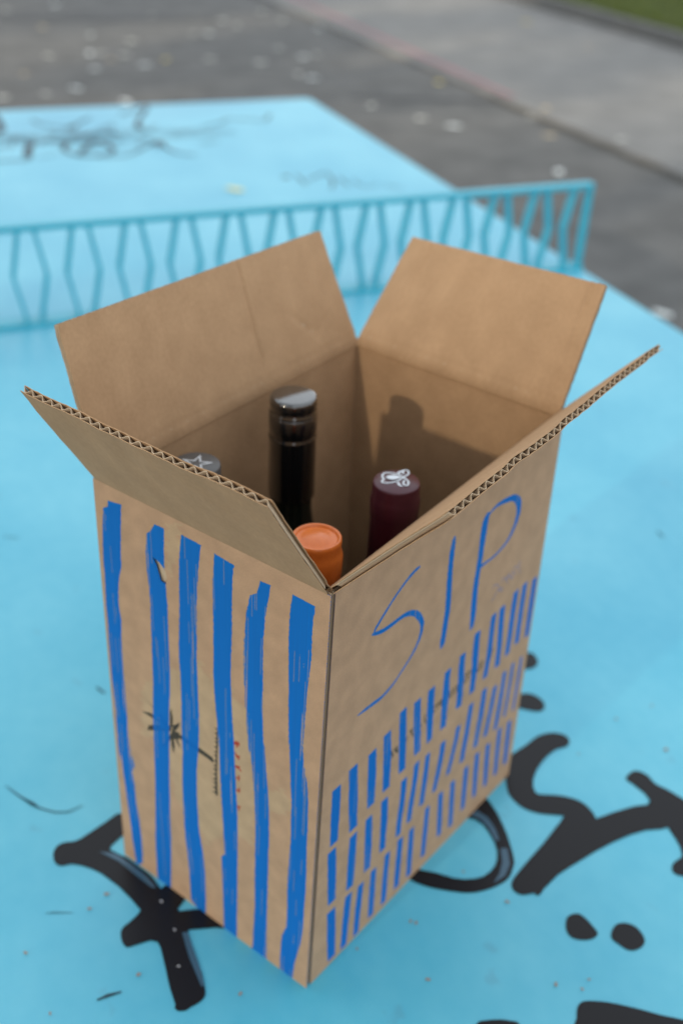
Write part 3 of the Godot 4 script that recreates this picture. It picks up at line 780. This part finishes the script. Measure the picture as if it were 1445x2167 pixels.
func fill(mask: PackedByteArray, poly: PackedVector2Array, value: int, rough: FastNoiseLite, amount: float) -> PackedByteArray:
	var lo := 1e9
	var hi := -1e9
	for q in poly:
		lo = minf(lo, q.y)
		hi = maxf(hi, q.y)
	for y in range(maxi(0, int(lo)), mini(th - 1, int(hi)) + 1):
		var cuts := []
		for i in poly.size():
			var a := poly[i]
			var b := poly[(i + 1) % poly.size()]
			if (a.y <= y + 0.5) != (b.y <= y + 0.5):
				cuts.append(a.x + (y + 0.5 - a.y) / (b.y - a.y) * (b.x - a.x))
		cuts.sort()
		for k in range(0, cuts.size() - 1, 2):
			var x0: float = cuts[k] + amount * rough.get_noise_2d(cuts[k] * 0.2, y)
			var x1: float = cuts[k + 1] + amount * rough.get_noise_2d(cuts[k + 1] * 0.2 + 500.0, y)
			for x in range(maxi(0, roundi(x0)), mini(tw, roundi(x1))):
				mask[y * tw + x] = value
	return mask

func face_points(raw: Array) -> PackedVector2Array:
	var out := PackedVector2Array()
	for q in pairs(raw, 10000.0):
		out.append(Vector2(q.x * tw, (1.0 - q.y) * th))
	return out

func face_texture(striped: bool) -> ImageTexture:
	tw = 720 if striped else 1056
	th = 1320
	var n := tw * th
	paint = PackedByteArray()
	paint.resize(n)
	print_mask = PackedByteArray()
	print_mask.resize(n)
	var rough := noise(81, 0.08, 4)
	if striped:
		for k in STRIPES.size():
			paint = fill(paint, face_points(STRIPES[k]), 1 + k, rough, 2.0)
		for g in GLUE:
			print_mask = fill(print_mask, face_points(g), 3, noise(82, 0.05, 4), 26.0)
		for g in PALM:
			print_mask = fill(print_mask, face_points(g), 1, rough, 1.0)
		for g in RED:
			print_mask = fill(print_mask, face_points(g), 2, rough, 1.0)
		print_mask = fill(print_mask, face_points(GASH), 9, rough, 2.0)
	else:
		for g in SIP_PAINT:
			paint = fill(paint, face_points(g), 1, rough, 2.0)
		for g in PEN:
			print_mask = fill(print_mask, ribbon(face_points(g), 3.2, false), 4, rough, 0.5)
		for g in PRINT:
			print_mask = fill(print_mask, ribbon(face_points(g), 6.5, false), 5, rough, 0.8)
	var fibre := noise(83, 0.25, 3).get_image(tw, th).get_data()
	var cloud := noise(84, 0.012, 4).get_image(tw, th).get_data()
	var streak := noise(85, 0.035, 2)
	# brush streaks: fine across the stroke, long along it
	var sw := 512
	var long := PackedFloat32Array()
	long.resize(tw * (th / 8 + 2))
	for y in th / 8 + 2:
		for x in tw:
			long[y * tw + x] = streak.get_noise_2d(x * 9.0, y * 0.35 + 40.0 * sw)
	# how dry the brush ran: [stripe, from, to, side], from and to as shares of the face's height from the top
	var dry := {1: [0.30, 1.0, 1], 3: [0.0, 0.35, 1], 5: [0.05, 0.6, -1], 6: [0.12, 0.62, 1]}
	var out := PackedByteArray()
	out.resize(n * 4)
	for y in th:
		var start := -1
		for x in tw:
			var i := y * tw + x
			var v := 0.90 + 0.12 * fibre[i] / 255.0 + 0.10 * (cloud[i] / 255.0 - 0.5)
			var r := 180.0 * v
			var g := 147.0 * v
			var b := 117.0 * v
			var a := 255
			var pm := print_mask[i]
			if pm == 3:
				r = 182.0 * v
				g = 155.0 * v
				b = 123.0 * v
			elif pm == 1:
				r = 66.0 * v
				g = 62.0 * v
				b = 54.0 * v
			elif pm == 2:
				r = 165.0 * v
				g = 62.0 * v
				b = 48.0 * v
			elif pm == 4:
				r = 120.0
				g = 120.0
				b = 150.0
			elif pm == 5:
				r = 86.0 * v
				g = 78.0 * v
				b = 64.0 * v
			elif pm == 9:
				a = 0
			var k := paint[i]
			if k == 0:
				start = -1
			else:
				if start < 0:
					start = x
				var s := long[(y / 8) * tw + x]
				var cut := 0.62
				if striped and dry.has(k):
					var d: Array = dry[k]
					var share := float(y) / th
					if share > d[0] and share < d[1]:
						var in_from := float(x - start) / 46.0
						var edge := in_from if d[2] > 0 else 1.0 - in_from
						var ease := clampf((share - d[0]) * 5.0, 0.0, 1.0) * clampf((d[1] - share) * 6.0, 0.0, 1.0)
						cut = lerpf(0.62, 0.08, clampf((edge - 0.6) * 2.4, 0.0, 1.0) * ease)
				if s < cut:
					var w := 0.95 + 0.05 * s
					r = lerpf(r, 2.0, w)
					g = lerpf(g, 99.0 + 8.0 * s, w)
					b = lerpf(b, 182.0 + 8.0 * s, w)
			out[i * 4] = int(clampf(r, 0.0, 255.0))
			out[i * 4 + 1] = int(clampf(g, 0.0, 255.0))
			out[i * 4 + 2] = int(clampf(b, 0.0, 255.0))
			out[i * 4 + 3] = a
	return ImageTexture.create_from_image(Image.create_from_data(tw, th, false, Image.FORMAT_RGBA8, out))

func wall_rows(a0: Vector3, b0: Vector3, a1: Vector3, b1: Vector3, n: Vector3, depth: float, from := 0.0, to := 1.0, wave := 0.0) -> Array:
	var rows := []
	var bulge := noise(91, 9.0, 2)
	for i in 25:
		var y := i / 24.0
		var row := []
		for j in 25:
			var x := lerpf(from, to, j / 24.0)
			var p := a0.lerp(b0, x).lerp(a1.lerp(b1, x), y)
			row.append(p + n * (depth + wave * bulge.get_noise_3dv(p) * sin(PI * x) * sin(PI * y)))
		rows.append(row)
	return rows

func build_box() -> void:
	var root := thing("cardboard_box", "open kraft cardboard wine box with blue painted stripes and the word SIP", "box", Vector3(-0.088, TOP, -0.13))
	var shift := -root.position
	var faces := [
		["wall", L0, N0, L1, N1, true, true, "wall painted with six vertical blue brush stripes"],
		["wall", N0, R0, N1, R1, true, false, "wall lettered SIP above three rows of blue dashes"],
		["wall", R0, B0, R1, B1, false, false, ""],
		["wall", B0, L0, B1, L1, false, false, ""],
	]
	for f in faces:
		var a0: Vector3 = f[1] + shift
		var b0: Vector3 = f[2] + shift
		var a1: Vector3 = f[3] + shift
		var b1: Vector3 = f[4] + shift
		var n := (b0 - a0).cross(a1 - a0).normalized()
		var m := kraft
		var from := 0.0
		if f[5]:
			m = StandardMaterial3D.new()
			m.albedo_texture = face_texture(f[6])
			m.roughness = 0.82
			m.metallic_specular = 0.3
			if f[6]:
				m.transparency = BaseMaterial3D.TRANSPARENCY_ALPHA_SCISSOR
				m.alpha_scissor_threshold = 0.5
			m.texture_repeat = false
		if f[5] and not f[6]:
			from = 0.0165
		var st := started()
		var outer := wall_rows(a0, b0, a1, b1, n, 0.0, from, 1.0, 0.0028)
		var under := wall_rows(a0, b0, a1, b1, n, -0.0005, from, 1.0, 0.0028)
		if from > 0.0:
			m.uv1_scale = Vector3(1.0 - from, 1, 1)
			m.uv1_offset = Vector3(from, 0, 0)
		slab(st, outer, under)
		var wall := part(f[0], done(st), m, root)
		if f[7]:
			wall.set_meta("label", f[7])
		var inset: float = BOARD / (b0 - a0).length()
		st = started()
		slab(st, wall_rows(a0, b0, a1, b1, n, -BOARD + 0.0005, inset, 1.0 - inset, 0.0028), wall_rows(a0, b0, a1, b1, n, -BOARD, inset, 1.0 - inset, 0.0028))
		part("inner_liner", done(st), kraft, wall)
		# the fluted core between the liners, a little short of the cut edges
		st = started()
		slab(st, wall_rows(a0, b0, a1, b1, n, -0.0017, inset, 1.0 - 0.3 * inset, 0.0028), wall_rows(a0, b0, a1, b1, n, -0.0023, inset, 1.0 - 0.3 * inset, 0.0028))
		part("fluting", done(st), kraft_cut, wall)
	# bottom
	var st := started()
	var low := PackedVector2Array()
	var rows_a := []
	var rows_b := []
	for i in 2:
		var ra := []
		var rb := []
		for j in 2:
			var p: Vector3 = N0.lerp(L0, 0.03 + 0.94 * (1 - j)).lerp(R0.lerp(B0, 0.03 + 0.94 * (1 - j)), 0.02 + 0.96 * i) + shift
			ra.append(p + Vector3(0, 0.005, 0))
			rb.append(p + Vector3(0, 0.001, 0))
		rows_a.append(ra)
		rows_b.append(rb)
	slab(st, rows_a, rows_b)
	part("bottom_panel", done(st), kraft, root)
	flap(root, shift, L1, N1, TIP_LS, TIP_NS, 1)
	flap(root, shift, N1, R1, TIP_NR, TIP_RR, 2)
	flap(root, shift, R1, B1, TIP_RB, TIP_BB, 3)
	flap(root, shift, B1, L1, TIP_BL, TIP_LL, 4)

func bowed(which: int, dent: FastNoiseLite, p: Vector3, u: float, y: float) -> float:
	var bow := 0.0012 * dent.get_noise_3dv(p * Vector3(1, 0.6, 1)) * y
	# long creases pressed into the rear flaps
	if which == 4:
		bow += 0.0016 * exp(-pow((u - (0.40 - 0.02 * y)) / 0.006, 2.0)) * minf(1.0, y * 3.0)
		bow += 0.0008 * exp(-pow((u - (0.71 - 0.02 * y)) / 0.007, 2.0)) * y
		# a short wrinkle across the flutes
		bow += 0.0012 * exp(-pow((y - 0.36 - 0.12 * sin(u * 30.0)) / 0.03, 2.0)) * exp(-pow((u - 0.20) / 0.055, 2.0))
	elif which == 3:
		bow -= 0.0014 * exp(-pow((u - 0.07) / 0.006, 2.0)) * y
		bow += 0.0009 * exp(-pow((u - 0.86) / 0.008, 2.0)) * y + 0.0005 * exp(-pow((u - 0.43) / 0.010, 2.0)) * y
	return bow

func flap(root: Node3D, shift: Vector3, a: Vector3, b: Vector3, ta: Vector3, tb: Vector3, which: int) -> void:
	var along := (b - a).normalized()
	var length := (b - a).length()
	var outward := along.cross(Vector3.UP).normalized()
	# normal of the flap's outer side
	var n := along.cross((ta + tb) * 0.5 - (a + b) * 0.5).normalized()
	if n.dot(outward) < 0.0:
		n = -n
	var rear := which > 2
	var lift := -n * (-BOARD if rear else -BOARD * 0.5)   # tips were measured on the inner side of the rear flaps and on the middle of the near ones
	var gap := 0.0022 / length
	var jag := noise(100 + which, 900.0, 2)
	var dent := noise(110 + which, 22.0, 3)
	var outer_a := []
	var outer_b := []
	var inner_a := []
	var inner_b := []
	var nr := 30
	var nc := int(length / 0.00092)
	for i in nr + 1:
		var y := i / float(nr)
		var oa := []
		var ob := []
		var ia := []
		var ib := []
		for j in nc + 1:
			var x := j / float(nc)
			var u := lerpf(gap, 1.0 - gap, x)
			# cut ends are a little ragged
			if j == 0:
				u += 0.0005 / length * jag.get_noise_1d(y * 3.0)
			elif j == nc:
				u += 0.0005 / length * jag.get_noise_1d(y * 3.0 + 7.0)
			var h := a.lerp(b, u)
			var tip := ta.lerp(tb, u) + lift
			var p := h.lerp(tip, y)
			if i == nr:
				p += (tip - h).normalized() * 0.0003 * jag.get_noise_1d(x * 9.0)
			var bow := bowed(which, dent, p, u, y)
			var rib := 0.00005 * sin(TAU * u * length / 0.0074)
			p += n * bow + shift
			oa.append(p)
			ob.append(p - n * 0.0004)
			# the inner liner bends over the score into the wall
			var q := p - n * (BOARD - rib)
			if i == 0:
				q = h + shift - outward * (BOARD - 0.0004) - Vector3(0, 0.0022, 0)
			elif i == 1:
				q = h + shift - outward * (BOARD + 0.0010) + Vector3(0, 0.0004, 0)
			elif i == 2:
				q += n * 0.0006
			ia.append(q)
			ib.append(q + n * 0.0004)
		outer_a.append(oa)
		outer_b.append(ob)
		inner_a.append(ia)
		inner_b.append(ib)
	var st := started()
	slab(st, outer_a, outer_b)
	var f := part("flap", done(st), kraft, root)
	st = started()
	slab(st, inner_b, inner_a)
	part("inner_liner", done(st), kraft, f)
	# fluting, its wave open at the flap's long edge
	st = started()
	var wa := []
	var wb := []
	for i in 13:
		var y := 0.06 + 0.938 * i / 12.0
		var ra := []
		var rb := []
		for j in nc + 1:
			var u := lerpf(gap, 1.0 - gap, j / float(nc))
			var h := a.lerp(b, u)
			var p := h.lerp(ta.lerp(tb, u) + lift, y) + shift
			var wave := clampf(1.25 * sin(TAU * u * length / 0.0074 + 0.9 * jag.get_noise_1d(u * length * 0.06)), -1.0, 1.0)
			wave *= 1.0 - 0.22 * absf(jag.get_noise_1d(u * length * 0.11 + 3.0))
			p += n * (bowed(which, dent, p - shift, u, y) - BOARD * 0.5 - wave * (BOARD * 0.5 - 0.00075))
			ra.append(p + n * 0.0002)
			rb.append(p - n * 0.0002)
		wa.append(ra)
		wb.append(rb)
	slab(st, wa, wb)
	part("fluting", done(st), kraft_cut, f)

# ---------- bottles
func bottle(at: Vector3, label: String, profile: Array, cap: Material, cap_name: String) -> MeshInstance3D:
	var base := TOP + 0.006
	var top := at.y + TOP - base
	var t := thing("wine_bottle", label, "bottle", Vector3(at.x, base, at.z), 0.0, "wine bottles standing in the box")
	part("glass_body", lathe([Vector2(0.0, 0.0), Vector2(0.034, 0.0), Vector2(0.0368, 0.003), Vector2(0.0368, 0.185), Vector2(0.036, 0.196), Vector2(0.033, 0.208), Vector2(0.027, 0.220), Vector2(0.020, 0.232), Vector2(0.0158, 0.243), Vector2(0.0142, 0.256), Vector2(0.0138, top - 0.004), Vector2(0.0, top - 0.004)]), glass, t)
	var turned := []
	for q in profile:
		turned.append(Vector2(q[0], top + q[1]))
	return part(cap_name, lathe(turned), cap, t)

func build_bottles() -> void:
	var black := plain(Color(0.008, 0.008, 0.009), 0.1, 0.72)
	black.clearcoat_enabled = true
	black.clearcoat = 1.0
	black.clearcoat_roughness = 0.06
	bottle(CAP_BLACK, "tallest wine bottle, with a glossy black screw cap", [[0.0152, -0.075], [0.0160, -0.074], [0.0158, -0.0305], [0.0161, -0.0298], [0.0161, -0.0286], [0.0154, -0.0278], [0.0154, -0.0262], [0.0160, -0.0255], [0.0160, -0.0135], [0.0156, -0.0128], [0.0160, -0.0120], [0.0160, -0.0110], [0.0152, -0.0100], [0.0152, -0.0075], [0.0158, -0.0066], [0.0158, -0.0026], [0.0153, -0.0009], [0.0143, -0.0001], [0.0130, 0.0], [0.0, 0.0]], black, "screw_cap")
	var capsule := [[0.0142, -0.070], [0.0148, -0.069], [0.0146, -0.0245], [0.0150, -0.0235], [0.0153, -0.0160], [0.0153, -0.0118], [0.0149, -0.0100], [0.0143, -0.0085], [0.0141, -0.0050], [0.0144, -0.0022], [0.0142, -0.0006], [0.0136, 0.0], [0.0128, 0.0], [0.0121, -0.0005], [0.0116, -0.0013], [0.0085, -0.0012], [0.0082, -0.0010], [0.0, -0.0010]]
	bottle(CAP_ORANGE, "wine bottle with a matt orange capsule in the near box corner", capsule, tiled(mottled(121, Color(0.56, 0.12, 0.014), Color(0.70, 0.18, 0.03), 0.08, 0.03, 256), 12.0, 0.3), "capsule")
	var smooth := [[0.0144, -0.070], [0.0152, -0.069], [0.0149, -0.0245], [0.0152, -0.0235], [0.0156, -0.0160], [0.0156, -0.0118], [0.0152, -0.0098], [0.0147, -0.0080], [0.0147, -0.0016], [0.0144, -0.0004], [0.0138, 0.0], [0.0, 0.0]]
	var silver := plain(Color(0.62, 0.66, 0.70), 0.3)
	silver.metallic = 0.4
	var cap := bottle(CAP_MAROON, "wine bottle with a maroon capsule bearing a silver looped emblem", smooth, tiled(mottled(123, Color(0.052, 0.009, 0.017), Color(0.085, 0.016, 0.028), 0.08, 0.03, 256), 12.0, 0.3), "capsule")
	var top := CAP_MAROON.y - 0.006
	for g in EMBLEM:
		part("emblem_line", strip(pairs(g, 100000.0), 0.0011, top + 0.00015), silver, cap)
	part("emblem_petal", flat(pairs(EMBLEM_DROP, 100000.0), top + 0.0009), silver, cap)
	cap = bottle(CAP_STAR, "wine bottle with a dark grey capsule bearing a silver star outline", smooth, plain(Color(0.075, 0.073, 0.072), 0.4), "capsule")
	top = CAP_STAR.y - 0.006
	var ring := PackedVector2Array()
	for k in 10:
		var a := deg_to_rad(241.0 + 36.0 * k)
		ring.append(Vector2(cos(a), sin(a)) * (0.0106 if k % 2 == 0 else 0.0040))
	var st := started()
	for k in 10:
		var p := ring[k]
		var q := ring[(k + 1) % 10]
		var p2 := p * 0.64
		var q2 := q * 0.64
		quad(st, Vector3(p2.x, top + 0.00025, p2.y), Vector3(q2.x, top + 0.00025, q2.y), Vector3(q.x, top + 0.00025, q.y), Vector3(p.x, top + 0.00025, p.y))
	part("star_outline", done(st), silver, cap)

# ---------- fallen leaves and crumbs
func leaf_mesh(sd: int) -> ArrayMesh:
	var n := noise(sd, 0.6, 2)
	var st := started()
	st.set_smooth_group(0)
	var mid := Vector3(0, 0.006, 0)
	var edge := []
	for k in 14:
		var a := TAU * k / 14.0
		var r := 0.5 * (0.62 + 0.38 * absf(cos(a))) * (1.0 + 0.25 * n.get_noise_1d(k * 2.0))
		edge.append(Vector3(r * cos(a), 0.0 + 0.10 * absf(n.get_noise_1d(k * 3.0 + 50.0)), r * 0.75 * sin(a)))
	for k in 14:
		tri(st, mid, edge[k], edge[(k + 1) % 14])
	return done(st)

func build_litter() -> void:
	var kinds := [leaf_mesh(131), leaf_mesh(132), leaf_mesh(133)]
	var tones := [plain(Color(0.50, 0.50, 0.45), 0.7), plain(Color(0.42, 0.34, 0.22), 0.8), plain(Color(0.58, 0.46, 0.12), 0.7), plain(Color(0.62, 0.66, 0.64), 0.6)]
	var words := ["pale grey fallen leaf lying on the asphalt", "tan dry fallen leaf lying on the asphalt", "yellow fallen leaf lying on the asphalt", "silvery fallen leaf lying upside down on the asphalt"]
	for i in LEAVES.size() / 2:
		var k := 0 if i % 3 else 3
		if i in [2, 10, 11, 36, 38, 40]:
			k = 1
		elif i in [16, 20, 35, 43]:
			k = 2
		var o := MeshInstance3D.new()
		o.name = numbered("fallen_leaf")
		o.mesh = kinds[i % 3]
		o.material_override = tones[k]
		add_child(o)
		var p := Vector2(LEAVES[i * 2], LEAVES[i * 2 + 1]) / 1000.0
		var on_path := (p - JOINT_A).dot(Vector2((JOINT_B - JOINT_A).y, -(JOINT_B - JOINT_A).x)) > 0.0
		o.position = Vector3(p.x, 0.024 if on_path else 0.002, p.y)
		o.rotation.y = rng.randf() * TAU
		o.scale = Vector3.ONE * rng.randf_range(0.06, 0.095)
		tag(o, words[k], "leaf", ["pale grey leaves on the asphalt", "tan leaves on the asphalt", "yellow leaves on the asphalt", "silvery leaves on the asphalt"][k])
	var y := MeshInstance3D.new()
	y.name = "small_leaf"
	y.mesh = kinds[1]
	y.material_override = plain(Color(0.62, 0.60, 0.30), 0.7)
	add_child(y)
	y.position = YELLOW + Vector3(0, 0.001, 0)
	y.scale = Vector3.ONE * 0.042
	tag(y, "small pale yellow leaf lying on the blue table behind the net", "leaf")
	var brown := plain(Color(0.27, 0.20, 0.16), 0.8)
	var pale := plain(Color(0.42, 0.42, 0.44), 0.8)
	for i in CRUMBS.size() / 2:
		var o := MeshInstance3D.new()
		o.name = numbered("crumb")
		o.mesh = kinds[i % 3]
		o.material_override = pale if i > 20 else brown
		add_child(o)
		o.position = Vector3(CRUMBS[i * 2] / 10000.0, TOP + 0.0012, CRUMBS[i * 2 + 1] / 10000.0)
		o.rotation.y = rng.randf() * TAU
		o.scale = Vector3.ONE * rng.randf_range(0.0022, 0.0042)
		tag(o, "tiny pale crumb lying on the black graffiti by the striped wall" if i > 20 else "tiny brown crumb lying on the blue tabletop", "crumb", "pale crumbs on the graffiti" if i > 20 else "crumbs on the tabletop")
